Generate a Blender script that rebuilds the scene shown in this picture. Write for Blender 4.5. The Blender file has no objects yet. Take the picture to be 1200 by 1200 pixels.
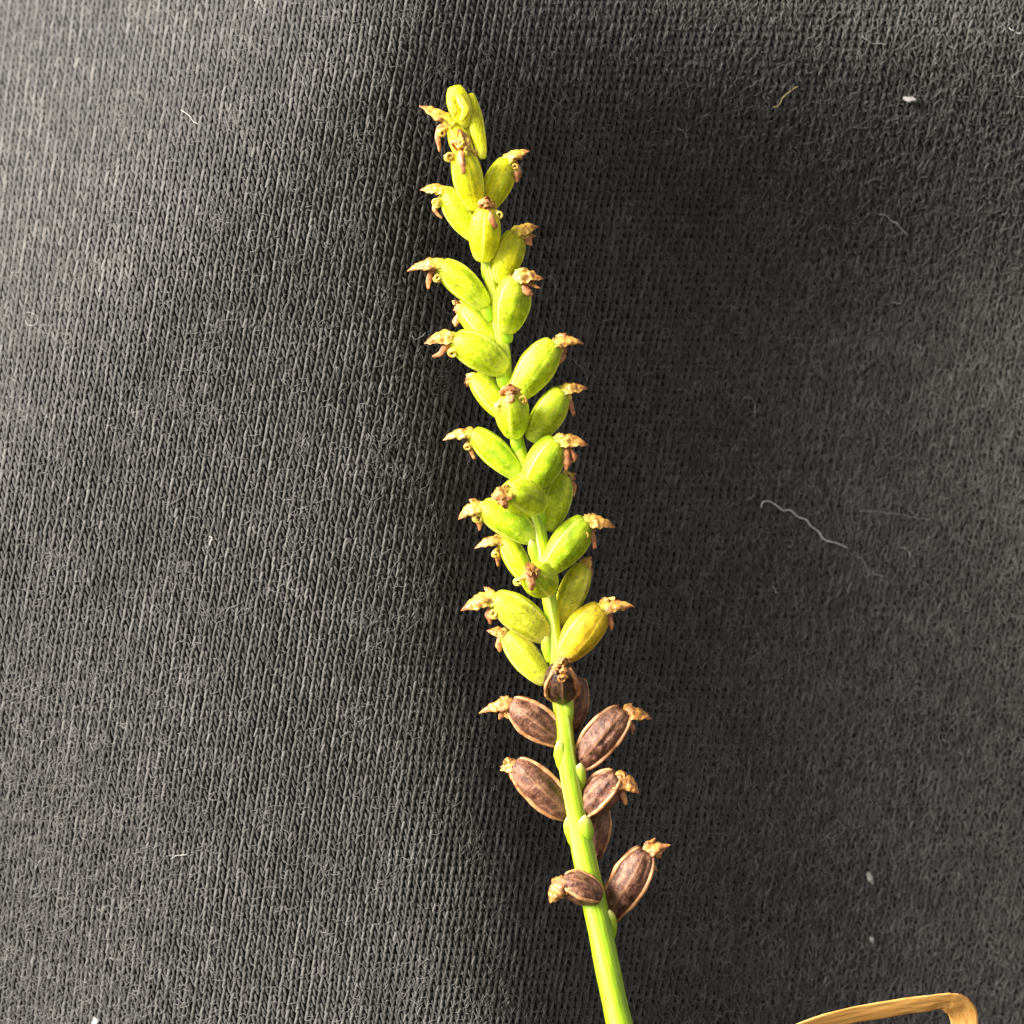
import bpy, math, random
import numpy as np
from mathutils import Vector, Matrix, noise

# ------------------------------------------------------------------ frame
# One Blender unit is one centimetre. The place is laid out on the shirt: x across, y up the shirt,
# z out of the cloth; the whole is then leaned back as a shirt front seen from above.
scene = bpy.context.scene
scene.unit_settings.system = 'METRIC'
scene.unit_settings.scale_length = 0.01
PX = 7.0 / 1200.0
DIST = 12.0
LEAN = math.radians(68)
TILT = Matrix.Rotation(LEAN, 4, 'X')
COL = scene.collection

def W(px, py, z=0.0):
    """photo-scale position (x right, y down, 1200 wide) at height z cm -> place coordinates"""
    k = PX * (DIST - z) / DIST
    return Vector(((px - 600.0) * k, (600.0 - py) * k, z))

# ------------------------------------------------------------------ camera
cam = bpy.data.cameras.new('camera')
cam.sensor_width = 36.0
cam.lens = 36.0 * DIST / 7.0
cam.clip_start = 0.1
cam.clip_end = 500.0
cam.dof.use_dof = True
cam.dof.focus_distance = DIST + 0.12
cam.dof.aperture_fstop = 0.85
camo = bpy.data.objects.new('camera', cam)
COL.objects.link(camo)
camo.matrix_world = TILT @ Matrix.Translation((0, 0, DIST))
scene.camera = camo

# ------------------------------------------------------------------ light: bright overcast, from the upper left
SUN_LOCAL = Vector((-0.80, 0.42, 0.43)).normalized()
sun_dir = (TILT.to_3x3() @ SUN_LOCAL).normalized()
sun_el = math.asin(sun_dir.z)
sun_az = math.atan2(sun_dir.x, sun_dir.y)
world = bpy.data.worlds.new('World')
scene.world = world
world.use_nodes = True
wn, wl = world.node_tree.nodes, world.node_tree.links
wn.clear()
w_out = wn.new('ShaderNodeOutputWorld')
w_bg = wn.new('ShaderNodeBackground')
w_sky = wn.new('ShaderNodeTexSky')
w_sky.sky_type = 'NISHITA'
w_sky.sun_disc = False
w_sky.sun_elevation = sun_el
w_sky.sun_rotation = sun_az
w_sky.dust_density = 1.0
w_sky.air_density = 1.0
w_hs = wn.new('ShaderNodeHueSaturation')          # cloud cover: a nearly grey sky
w_hs.inputs['Saturation'].default_value = 0.06
wl.new(w_sky.outputs[0], w_hs.inputs['Color'])
wl.new(w_hs.outputs[0], w_bg.inputs['Color'])
w_bg.inputs['Strength'].default_value = 0.05
wl.new(w_bg.outputs[0], w_out.inputs['Surface'])

sun = bpy.data.lights.new('sun', 'SUN')
sun.energy = 5.0
sun.angle = math.radians(30)
sun.color = (1.0, 0.965, 0.92)
suno = bpy.data.objects.new('sun', sun)
COL.objects.link(suno)
suno.rotation_euler = sun_dir.to_track_quat('Z', 'Y').to_euler()

vs = scene.view_settings
vs.view_transform = 'Standard'
vs.look = 'None'
vs.exposure = 1.75
vs.gamma = 1.0
vs.use_curve_mapping = False
scene.cycles.use_denoising = True
scene.cycles.max_bounces = 6
scene.cycles.use_adaptive_sampling = False

rng = np.random.default_rng(7)
random.seed(7)

# ------------------------------------------------------------------ materials
def new_mat(name):
    m = bpy.data.materials.new(name)
    m.use_nodes = True
    n, l = m.node_tree.nodes, m.node_tree.links
    return m, n, l, n['Principled BSDF']

def ramp(n, stops):
    r = n.new('ShaderNodeValToRGB')
    e = r.color_ramp.elements
    while len(e) < len(stops):
        e.new(0.5)
    for el, (p, c) in zip(e, stops):
        el.position = p
        el.color = (*c, 1.0)
    return r

def attr(n, name):
    a = n.new('ShaderNodeAttribute')
    a.attribute_name = name
    return a

def noise_node(n, l, scale, detail=3.0, rough=0.6, vec=None):
    t = n.new('ShaderNodeTexNoise')
    t.inputs['Scale'].default_value = scale
    t.inputs['Detail'].default_value = detail
    t.inputs['Roughness'].default_value = rough
    if vec is None:
        c = n.new('ShaderNodeTexCoord')
        vec = c.outputs['Object']
    l.new(vec, t.inputs['Vector'])
    return t

def mix(n, l, fac, a, b, kind='MIX'):
    m = n.new('ShaderNodeMix')
    m.data_type = 'RGBA'
    m.blend_type = kind
    for sock, v in ((m.inputs['Factor'], fac), (m.inputs['A'], a), (m.inputs['B'], b)):
        if hasattr(v, 'is_linked'):
            l.new(v, sock)
        elif isinstance(v, (int, float)):
            sock.default_value = v
        else:
            sock.default_value = (*v, 1.0)
    return m.outputs['Result']

def bump(n, l, height, strength, dist, bsdf):
    b = n.new('ShaderNodeBump')
    b.inputs['Strength'].default_value = strength
    b.inputs['Distance'].default_value = dist
    l.new(height, b.inputs['Height'])
    l.new(b.outputs[0], bsdf.inputs['Normal'])

def mat_yarn():
    m, n, l, p = new_mat('black_cotton_yarn')
    a = attr(n, 'tone')
    r = ramp(n, [(0.0, (0.016, 0.0143, 0.0120)), (0.6, (0.048, 0.0443, 0.0390)), (1.0, (0.116, 0.109, 0.099))])
    l.new(a.outputs['Fac'], r.inputs['Fac'])
    t = noise_node(n, l, 90.0, 4.0, 0.7)
    rr = ramp(n, [(0.3, (0.55, 0.55, 0.55)), (0.75, (1.5, 1.48, 1.45))])
    l.new(t.outputs['Fac'], rr.inputs['Fac'])
    l.new(mix(n, l, 1.0, r.outputs[0], rr.outputs[0], 'MULTIPLY'), p.inputs['Base Color'])
    p.inputs['Roughness'].default_value = 0.9
    p.inputs['Specular IOR Level'].default_value = 0.2
    p.inputs['Sheen Weight'].default_value = 0.26
    p.inputs['Sheen Roughness'].default_value = 0.45
    p.inputs['Sheen Tint'].default_value = (0.9, 0.92, 0.95, 1)
    bump(n, l, t.outputs['Fac'], 0.5, 0.004, p)
    return m

def mat_backing():
    m, n, l, p = new_mat('black_cloth_ground')
    t = noise_node(n, l, 40.0)
    r = ramp(n, [(0.2, (0.013, 0.0122, 0.011)), (0.8, (0.025, 0.0238, 0.0215))])
    l.new(t.outputs['Fac'], r.inputs['Fac'])
    l.new(r.outputs[0], p.inputs['Base Color'])
    p.inputs['Roughness'].default_value = 1.0
    p.inputs['Specular IOR Level'].default_value = 0.1
    return m

def mat_fibre(name, c, rough=0.6):
    m, n, l, p = new_mat(name)
    t = noise_node(n, l, 6.0, 2.0)
    r = ramp(n, [(0.3, tuple(x * 0.6 for x in c)), (0.7, tuple(min(1, x * 1.3) for x in c))])
    l.new(t.outputs['Fac'], r.inputs['Fac'])
    l.new(r.outputs[0], p.inputs['Base Color'])
    p.inputs['Roughness'].default_value = rough
    p.inputs['Specular IOR Level'].default_value = 0.3
    return m

def sss(p, w, scale=0.05, col=(1.0, 0.8, 0.2)):
    p.inputs['Subsurface Weight'].default_value = w
    p.inputs['Subsurface Radius'].default_value = col
    p.inputs['Subsurface Scale'].default_value = scale

def mat_green(name, dark, light, rib, speck=0.5):
    """fleshy capsule wall: mottled between two greens, pale ribs, a few brown specks"""
    m, n, l, p = new_mat(name)
    t = noise_node(n, l, 9.0, 6.0, 0.68)
    r = ramp(n, [(0.36, tuple(x * 0.72 for x in dark)), (0.50, dark), (0.66, light)])
    l.new(t.outputs['Fac'], r.inputs['Fac'])
    a = attr(n, 'rib')
    fine = noise_node(n, l, 38.0, 4.0, 0.7)              # tiny pale reticulation of the wall
    fr = ramp(n, [(0.52, (0, 0, 0)), (0.72, (0.45, 0.45, 0.45))])
    l.new(fine.outputs['Fac'], fr.inputs['Fac'])
    st = attr(n, 'stripe')
    sr0 = ramp(n, [(0.28, (0.78, 0.84, 0.70)), (0.52, (1.0, 1.0, 1.0)), (0.80, (1.12, 1.09, 1.4))])
    l.new(st.outputs['Fac'], sr0.inputs['Fac'])
    c0 = mix(n, l, 1.0, r.outputs[0], sr0.outputs[0], 'MULTIPLY')
    c = mix(n, l, fr.outputs[0], c0, rib)
    c = mix(n, l, a.outputs['Fac'], c, rib)
    tt = attr(n, 'along')
    rt = ramp(n, [(0.0, (0, 0, 0)), (0.12, (0, 0, 0)), (1.0, (1, 1, 1))])
    rb = ramp(n, [(0.0, (0.75, 0.75, 0.75)), (0.22, (0, 0, 0))])
    l.new(tt.outputs['Fac'], rb.inputs['Fac'])
    c = mix(n, l, rb.outputs[0], c, rib)
    s = noise_node(n, l, 42.0, 2.0, 0.5)
    sr = ramp(n, [(0.62, (0, 0, 0)), (0.67, (speck, speck, speck))])
    l.new(s.outputs['Fac'], sr.inputs['Fac'])
    c = mix(n, l, sr.outputs[0], c, (0.22, 0.13, 0.02))
    l.new(c, p.inputs['Base Color'])
    p.inputs['Roughness'].default_value = 0.45
    p.inputs['Specular IOR Level'].default_value = 0.27
    sss(p, 0.8, 0.19, (1.0, 1.0, 0.25))
    f = noise_node(n, l, 48.0, 4.0, 0.65)
    bump(n, l, f.outputs['Fac'], 0.6, 0.010, p)
    return m

def mat_brown(name='dry_brown_valve', k=1.0):
    m, n, l, p = new_mat(name)
    c = n.new('ShaderNodeTexCoord')
    t = noise_node(n, l, 16.0, 5.0, 0.7)
    r = ramp(n, [(0.36, (0.036 * k, 0.012 * k, 0.006 * k)), (0.50, (0.145 * k, 0.058 * k, 0.032 * k)), (0.66, (0.34 * k, 0.17 * k, 0.095 * k))])
    l.new(t.outputs['Fac'], r.inputs['Fac'])
    a = attr(n, 'rib')
    cc = mix(n, l, a.outputs['Fac'], r.outputs[0], (0.40, 0.20, 0.085))
    l.new(cc, p.inputs['Base Color'])
    p.inputs['Roughness'].default_value = 0.42
    p.inputs['Specular IOR Level'].default_value = 0.32
    f = noise_node(n, l, 30.0, 4.0, 0.7)
    bump(n, l, f.outputs['Fac'], 0.9, 0.014, p)
    return m

def mat_tan(name, a, b, c, scale=12.0, s=0.1, rough=0.5):
    m, n, l, p = new_mat(name)
    t = noise_node(n, l, scale, 4.0, 0.65)
    r = ramp(n, [(0.3, a), (0.5, b), (0.72, c)])
    l.new(t.outputs['Fac'], r.inputs['Fac'])
    l.new(r.outputs[0], p.inputs['Base Color'])
    p.inputs['Roughness'].default_value = rough
    sss(p, s, 0.03, (1.0, 0.6, 0.3))
    f = noise_node(n, l, 50.0, 3.0, 0.6)
    bump(n, l, f.outputs['Fac'], 0.5, 0.008, p)
    return m

def mat_hood(name, base, mid, tip, vein):
    """withered sepal: still coloured at its base, papery towards the tip, with dark dry veins"""
    m, n, l, p = new_mat(name)
    a = attr(n, 'along')
    t = noise_node(n, l, 14.0, 4.0, 0.65)
    add = n.new('ShaderNodeMath')
    add.operation = 'MULTIPLY_ADD'
    l.new(t.outputs['Fac'], add.inputs[0])
    add.inputs[1].default_value = 0.7
    sub = n.new('ShaderNodeMath')
    sub.operation = 'SUBTRACT'
    l.new(a.outputs['Fac'], sub.inputs[0])
    sub.inputs[1].default_value = 0.35
    l.new(sub.outputs[0], add.inputs[2])
    r = ramp(n, [(0.05, base), (0.38, mid), (0.62, mid), (0.92, tip)])
    l.new(add.outputs[0], r.inputs['Fac'])
    v = attr(n, 'vein')
    vv = noise_node(n, l, 22.0, 3.0, 0.7)
    vr = ramp(n, [(0.45, (0, 0, 0)), (0.58, (0.9, 0.9, 0.9))])
    l.new(vv.outputs['Fac'], vr.inputs['Fac'])
    mx = n.new('ShaderNodeMath')
    mx.operation = 'MULTIPLY'
    l.new(vr.outputs[0], mx.inputs[0])
    l.new(v.outputs['Fac'], mx.inputs[1])
    c = mix(n, l, mx.outputs[0], r.outputs[0], vein)
    l.new(c, p.inputs['Base Color'])
    p.inputs['Roughness'].default_value = 0.5
    sss(p, 0.25, 0.03, (1.0, 0.7, 0.3))
    f = noise_node(n, l, 40.0, 3.0, 0.6)
    bump(n, l, f.outputs['Fac'], 0.6, 0.01, p)
    return m

def mat_stem():
    m, n, l, p = new_mat('lime_green_stem')
    a = attr(n, 'along')
    r = ramp(n, [(0.0, (0.30, 0.46, 0.004)), (0.30, (0.33, 0.47, 0.007)), (0.55, (0.42, 0.52, 0.015)), (1.0, (0.66, 0.60, 0.015))])
    l.new(a.outputs['Fac'], r.inputs['Fac'])
    g = attr(n, 'rib')
    c = mix(n, l, g.outputs['Fac'], r.outputs[0], (0.70, 0.74, 0.22))
    t = noise_node(n, l, 5.0, 4.0, 0.6)
    tr = ramp(n, [(0.35, (0.82, 0.84, 0.75)), (0.7, (1.12, 1.08, 1.15))])
    l.new(t.outputs['Fac'], tr.inputs['Fac'])
    c = mix(n, l, 1.0, c, tr.outputs[0], 'MULTIPLY')
    st = attr(n, 'fibre')
    fr = ramp(n, [(0.30, (0.70, 0.76, 0.6)), (0.55, (1.0, 1.0, 1.0)), (0.80, (1.14, 1.10, 1.6))])
    l.new(st.outputs['Fac'], fr.inputs['Fac'])
    c = mix(n, l, 1.0, c, fr.outputs[0], 'MULTIPLY')
    l.new(c, p.inputs['Base Color'])
    p.inputs['Roughness'].default_value = 0.48
    sss(p, 0.6, 0.09, (1.0, 1.0, 0.2))
    f = noise_node(n, l, 60.0, 3.0, 0.6)
    bump(n, l, f.outputs['Fac'], 0.2, 0.005, p)
    return m

def mat_bract():
    m, n, l, p = new_mat('pale_green_bract')
    a = attr(n, 'along')
    t = noise_node(n, l, 8.0, 3.0, 0.6)
    md = n.new('ShaderNodeMath'); md.operation = 'MULTIPLY_ADD'
    l.new(t.outputs['Fac'], md.inputs[0]); md.inputs[1].default_value = 0.5
    sb = n.new('ShaderNodeMath'); sb.operation = 'SUBTRACT'
    l.new(a.outputs['Fac'], sb.inputs[0]); sb.inputs[1].default_value = 0.25
    l.new(sb.outputs[0], md.inputs[2])
    r = ramp(n, [(0.3, (0.27, 0.45, 0.010)), (0.75, (0.38, 0.50, 0.03)), (1.05, (0.62, 0.58, 0.16))])
    l.new(md.outputs[0], r.inputs['Fac'])
    l.new(r.outputs[0], p.inputs['Base Color'])
    p.inputs['Roughness'].default_value = 0.42
    sss(p, 0.3, 0.05, (0.9, 1.0, 0.2))
    return m

def mat_leaf():
    m, n, l, p = new_mat('dry_leaf_blade')
    a = attr(n, 'across')
    b = attr(n, 'along')
    cb = n.new('ShaderNodeCombineXYZ')
    ma = n.new('ShaderNodeMath'); ma.operation = 'MULTIPLY'; ma.inputs[1].default_value = 7.0
    mb = n.new('ShaderNodeMath'); mb.operation = 'MULTIPLY'; mb.inputs[1].default_value = 5.0
    l.new(a.outputs['Fac'], ma.inputs[0]); l.new(b.outputs['Fac'], mb.inputs[0])
    l.new(ma.outputs[0], cb.inputs[0]); l.new(mb.outputs[0], cb.inputs[1])
    t = noise_node(n, l, 1.0, 5.0, 0.7, cb.outputs[0])
    r = ramp(n, [(0.28, (0.38, 0.15, 0.03)), (0.46, (0.66, 0.31, 0.065)), (0.70, (0.74, 0.44, 0.15))])
    l.new(t.outputs['Fac'], r.inputs['Fac'])
    l.new(r.outputs[0], p.inputs['Base Color'])
    p.inputs['Roughness'].default_value = 0.7
    p.inputs['Specular IOR Level'].default_value = 0.25
    sss(p, 0.15, 0.03, (1.0, 0.6, 0.3))
    bump(n, l, t.outputs['Fac'], 0.6, 0.012, p)
    return m

M = dict(
    yarn=mat_yarn(), backing=mat_backing(),
    fuzz=mat_fibre('grey_fuzz_fibre', (0.15, 0.142, 0.128), 0.8),
    thread=mat_fibre('bright_white_thread', (0.8, 0.78, 0.72)),
    lint=mat_fibre('white_lint_fibre', (0.34, 0.325, 0.29)),
    lint_yellow=mat_fibre('yellow_lint_fibre', (0.55, 0.45, 0.18)),
    yellow=mat_green('yellow_green_capsule', (0.58, 0.56, 0.005), (0.76, 0.71, 0.010), (0.84, 0.81, 0.10), 0.35),
    green=mat_green('lime_green_capsule', (0.41, 0.50, 0.006), (0.61, 0.65, 0.015), (0.78, 0.80, 0.13), 0.5),
    deep=mat_green('grass_green_capsule', (0.33, 0.46, 0.006), (0.54, 0.61, 0.015), (0.76, 0.79, 0.13), 0.45),
    olive=mat_green('olive_yellow_capsule', (0.46, 0.46, 0.018), (0.64, 0.60, 0.04), (0.76, 0.68, 0.14), 0.7),
    gold=mat_green('golden_capsule', (0.60, 0.44, 0.012), (0.80, 0.62, 0.04), (0.76, 0.40, 0.10), 0.5),
    brown=mat_brown(), dark_brown=mat_brown('dark_brown_valve', 0.33),
    rib=mat_tan('tan_dry_rib', (0.24, 0.08, 0.025), (0.52, 0.23, 0.085), (0.70, 0.38, 0.17)),
    hood_y=mat_hood('yellow_withered_sepal', (0.76, 0.66, 0.05), (0.68, 0.42, 0.06), (0.42, 0.15, 0.035), (0.22, 0.05, 0.015)),
    hood_g=mat_hood('pinkish_withered_sepal', (0.58, 0.54, 0.05), (0.58, 0.31, 0.055), (0.46, 0.16, 0.04), (0.16, 0.04, 0.012)),
    hood_b=mat_hood('orange_withered_sepal', (0.26, 0.11, 0.04), (0.58, 0.25, 0.05), (0.62, 0.25, 0.06), (0.10, 0.03, 0.015)),
    curl=mat_tan('curled_dry_petal', (0.48, 0.22, 0.03), (0.72, 0.48, 0.07), (0.80, 0.64, 0.16), 16.0),
    lip=mat_tan('brown_dry_lip', (0.17, 0.04, 0.015), (0.46, 0.17, 0.05), (0.64, 0.32, 0.11), 18.0),
    bud=mat_tan('yellow_bud_scale', (0.60, 0.46, 0.01), (0.78, 0.66, 0.02), (0.84, 0.78, 0.08), 14.0, 0.3),
    curl_b=mat_tan('orange_dry_petal', (0.30, 0.11, 0.02), (0.60, 0.27, 0.05), (0.74, 0.42, 0.14), 16.0),
    stem=mat_stem(), leaf=mat_leaf(),
    bract=mat_bract(),
)

# ------------------------------------------------------------------ mesh helpers
def mesh_obj(name, verts, faces, mat, parent=None, loc=(0, 0, 0), attrs=None, smooth=True):
    me = bpy.data.meshes.new(name)
    me.from_pydata([tuple(v) for v in verts], [], faces)
    if smooth:
        me.polygons.foreach_set('use_smooth', [True] * len(me.polygons))
    for k, vals in (attrs or {}).items():
        at = me.attributes.new(k, 'FLOAT', 'POINT')
        at.data.foreach_set('value', np.asarray(vals, dtype=np.float32))
    me.materials.append(mat)
    me.update()
    o = bpy.data.objects.new(name, me)
    COL.objects.link(o)
    if parent is not None:
        o.parent = parent
        o.location = loc
    else:
        o.matrix_world = TILT @ Matrix.Translation(loc)
    return o

def grid_faces(nr, nc, closed=True, caps=True):
    f = []
    cc = nc if closed else nc - 1
    for i in range(nr - 1):
        for j in range(cc):
            a, b = i * nc + j, i * nc + (j + 1) % nc
            f.append((a, b, b + nc, a + nc))
    if caps and closed:
        f.append(tuple(reversed(range(nc))))
        f.append(tuple((nr - 1) * nc + j for j in range(nc)))
    return f

def catmull(pts, n):
    pts = [np.asarray(p, float) for p in pts]
    P = [2 * pts[0] - pts[1]] + pts + [2 * pts[-1] - pts[-2]]
    out = []
    segs = len(pts) - 1
    for k in range(n):
        u = k / (n - 1) * segs
        i = min(int(u), segs - 1)
        t = u - i
        a, b, c, d = P[i:i + 4]
        out.append(0.5 * ((2 * b) + (-a + c) * t + (2 * a - 5 * b + 4 * c - d) * t * t + (-a + 3 * b - 3 * c + d) * t ** 3))
    return out

def frames(path, up=(0, 0, 1)):
    fr = []
    up = np.asarray(up, float)
    n = len(path)
    for i in range(n):
        t = path[min(i + 1, n - 1)] - path[max(i - 1, 0)]
        t = t / (np.linalg.norm(t) + 1e-12)
        u = up - t * np.dot(up, t)
        if np.linalg.norm(u) < 1e-3:
            u = np.array((0, 1.0, 0)) - t * t[1]
        u = u / np.linalg.norm(u)
        fr.append((t, u, np.cross(t, u)))
    return fr

def tube(path, radii, sides=8, up=(0, 0, 1), flat=1.0):
    v = []
    for p, r, (t, u, s) in zip(path, radii, frames(path, up)):
        for j in range(sides):
            a = 2 * math.pi * j / sides
            v.append(p + u * math.cos(a) * r * flat + s * math.sin(a) * r)
    return v, grid_faces(len(path), sides)

def nz(x, y, z=0.0):
    return noise.noise(Vector((x, y, z)))

# ------------------------------------------------------------------ the shirt
SL_X = np.array([-300, 0, 180, 360, 440, 505, 580, 760, 900, 1020, 1200, 1500.0])
SL_S = np.array([0.75, 0.55, 0.42, 0.22, 0.02, -0.66, -1.22, -1.20, -0.86, -0.46, 0.06, 0.40])
_xs = np.arange(-400, 1600, 2.0)
_sl = np.interp(_xs, SL_X, SL_S)
_k = np.ones(65) / 65.0
_sl = np.convolve(np.pad(_sl, 32, mode='edge'), _k, mode='valid')
_h = np.cumsum(_sl) * 2.0
_h -= np.interp(470, _xs, _h)
_arc = np.cumsum(np.sqrt(1 + (_sl * 0.9) ** 2)) * 2.0
_arc -= np.interp(300, _xs, _arc) - 300.0

def cloth_px(x, y):
    """height of the cloth in photo pixels at (x, y)"""
    x = np.asarray(x, float); y = np.asarray(y, float)
    sh = 0.09 * (y - 600.0) + 0.10 * np.clip(y - 780.0, 0, None)
    g = np.interp(x - sh, _xs, _h)
    q = np.clip((y + 60.0) / 460.0, 0, 1)
    amp = 0.45 + 0.55 * q * q * (3 - 2 * q)
    top = np.clip(300.0 - y, 0, None)
    r = g * amp - 105.0
    r = r - 0.0011 * top ** 2 * 0.5                       # top bent back, shaped to catch more light
    d = np.clip(520.0 - x - 0.8 * y, 0, None)
    r = r - 0.0026 * d ** 2                                # upper left corner turned to the sun, a bend added to brighten it
    r = r - 8.0 * np.exp(-((x - 640) / 260.0) ** 2 - ((y - 1180) / 260.0) ** 2)
    r = r + 5.0 * np.sin(x / 173.0 + y / 240.0) * np.sin(y / 205.0 + 1.3)
    return r

def cloth_pos(x, y, lift=0.0):
    """arrays of photo positions -> place coordinates on the cloth (lift in photo pixels)"""
    z = (cloth_px(x, y) + lift) * PX
    k = PX * (DIST - z) / DIST
    return np.stack([(x - 600.0) * k, (600.0 - y) * k, z], axis=-1)

X0, X1, Y0, Y1 = -110.0, 1310.0, -110.0, 1310.0
gx, gy = np.meshgrid(np.arange(X0 - 40, X1 + 41, 10.0), np.arange(Y0 - 40, Y1 + 41, 10.0))
bp = cloth_pos(gx, gy, -2.6).reshape(-1, 3)
ny_, nx_ = gx.shape
cloth = mesh_obj('knitted_cloth', bp, [tuple(reversed(f)) for f in grid_faces(ny_, nx_, closed=False)], M['backing'])
cloth['kind'] = 'structure'
cloth['label'] = 'black cotton jersey shirt cloth filling the whole background'
cloth['category'] = 'cloth'

def big_mesh(name, verts, quads, mat, parent, attrs):
    me = bpy.data.meshes.new(name)
    nv, nq = len(verts), len(quads)
    me.vertices.add(nv)
    me.vertices.foreach_set('co', verts.astype(np.float32).ravel())
    me.loops.add(nq * 4)
    me.loops.foreach_set('vertex_index', quads.astype(np.int32).ravel())
    me.polygons.add(nq)
    me.polygons.foreach_set('loop_start', np.arange(0, nq * 4, 4, dtype=np.int32))
    me.polygons.foreach_set('use_smooth', np.ones(nq, dtype=bool))
    for k, vals in attrs.items():
        at = me.attributes.new(k, 'FLOAT', 'POINT')
        at.data.foreach_set('value', vals.astype(np.float32))
    me.materials.append(mat)
    me.update(calc_edges=True)
    o = bpy.data.objects.new(name, me)
    COL.objects.link(o)
    o.parent = parent
    return o

def smooth_noise2(x, y, scale, seed):
    r = np.random.default_rng(seed)
    g = r.standard_normal((64, 64))
    u, v = (x / scale) % 63, (y / scale) % 63
    i, j = np.floor(u).astype(int), np.floor(v).astype(int)
    a, b = u - i, v - j
    a, b = a * a * (3 - 2 * a), b * b * (3 - 2 * b)
    return (g[i, j] * (1 - a) * (1 - b) + g[i + 1, j] * a * (1 - b) + g[i, j + 1] * (1 - a) * b + g[i + 1, j + 1] * a * b)

def build_knit():
    PW, PC = 11.6, 8.7
    ii = np.arange(int((X0 - 300) / PW), int((X1 + 300) / PW))
    jj = np.arange(int(Y0 / PC), int(Y1 / PC))
    I, J = np.meshgrid(ii, jj)
    I, J = I.ravel().astype(float), J.ravel().astype(float)
    y = J * PC
    # wales lean to the right going up, a little more on the far side of the hollow
    x = np.interp(I * PW, _arc, _xs) + 0.165 * (600.0 - y)      # even spacing along the curved cloth
    x = x + 0.00006 * (600.0 - y) * (x - 600.0) + 4.0 * np.sin(y / 210.0 + x / 400.0)
    y = y + 5.0 * np.sin(x / 260.0) + 0.03 * (x - 600.0)
    keep = (x > X0) & (x < X1)
    x, y = x[keep], y[keep]
    n = len(x)
    right = np.clip((x - 620.0) / 200.0, 0, 1)            # to the right the two legs of a loop show alike
    fuzzy = smooth_noise2(x + 3000, y + 3000, 46.0, 3)
    x = x + rng.normal(0, 0.28, n) + 0.5 * smooth_noise2(x + 900, y + 900, 24.0, 5)
    y = y + rng.normal(0, 0.45, n)
    T = np.linspace(0, 1, 5)
    SIDES = 5
    V, A = [], []
    for leg in (0, 1):
        if leg == 0:
            x0 = -0.30 * PW - 0.10 * PW * right
            x1 = -0.17 * PW + 0.10 * PW * right
            ya, yb = 0.74 * PC, -0.74 * PC
            rad, top = 1.95, 1.2
            tone = 0.68 - 0.12 * right
        else:
            x0 = 0.44 * PW + 0.02 * PW * right
            x1 = 0.04 * PW + 0.03 * PW * right
            ya, yb = 0.50 * PC + 0.1 * PC * right, -0.72 * PC
            rad, top = 1.85, 0.7
            tone = 0.44 + 0.08 * right
        jx0, jx1 = rng.normal(0, 0.32, n), rng.normal(0, 0.32, n)
        lft = rng.normal(0, 0.30, n)
        rr = rad * (1 + rng.normal(0, 0.13, n))
        tn = np.clip(tone + rng.normal(0, 0.13, n) + 0.07 * fuzzy, 0, 1)
        for t in T:
            px = x + (x0 + jx0) * (1 - t) + (x1 + jx1) * t + 0.165 * -(ya * (1 - t) + yb * t)
            py = y + ya * (1 - t) + yb * t
            hz = top + lft - 2.0 * (2 * t - 1) ** 2
            taper = 0.72 + 0.28 * (1 - (2 * t - 1) ** 2)
            dx, dy = (x1 - x0) - 0.165 * (yb - ya), np.full(n, yb - ya)
            L = np.hypot(dx, dy)
            sx, sy = -dy / L, dx / L
            for s in range(SIDES):
                a = 2 * math.pi * (s + 0.5) / SIDES
                off = np.sin(a) * rr * taper
                V.append(cloth_pos(px + sx * off, py + sy * off, hz + np.cos(a) * rr * taper * 0.75))
                A.append(tn)
    V = np.stack(V, axis=1)                                # n, 2*5*SIDES, 3
    A = np.stack(A, axis=1)
    per = V.shape[1]
    q = []
    for leg in (0, 1):
        for i in range(len(T) - 1):
            for s in range(SIDES):
                a = leg * len(T) * SIDES + i * SIDES + s
                b = leg * len(T) * SIDES + i * SIDES + (s + 1) % SIDES
                q.append((a, b, b + SIDES, a + SIDES))
    q = np.array(q)
    Q = (np.arange(n)[:, None, None] * per + q[None]).reshape(-1, 4)
    o = big_mesh('knit_loops', V.reshape(-1, 3), Q, M['yarn'], cloth, {'tone': A.ravel()})
    o['kind'] = 'stuff'
    o['label'] = 'fine knitted loops of the black cotton yarn'
build_knit()

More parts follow.
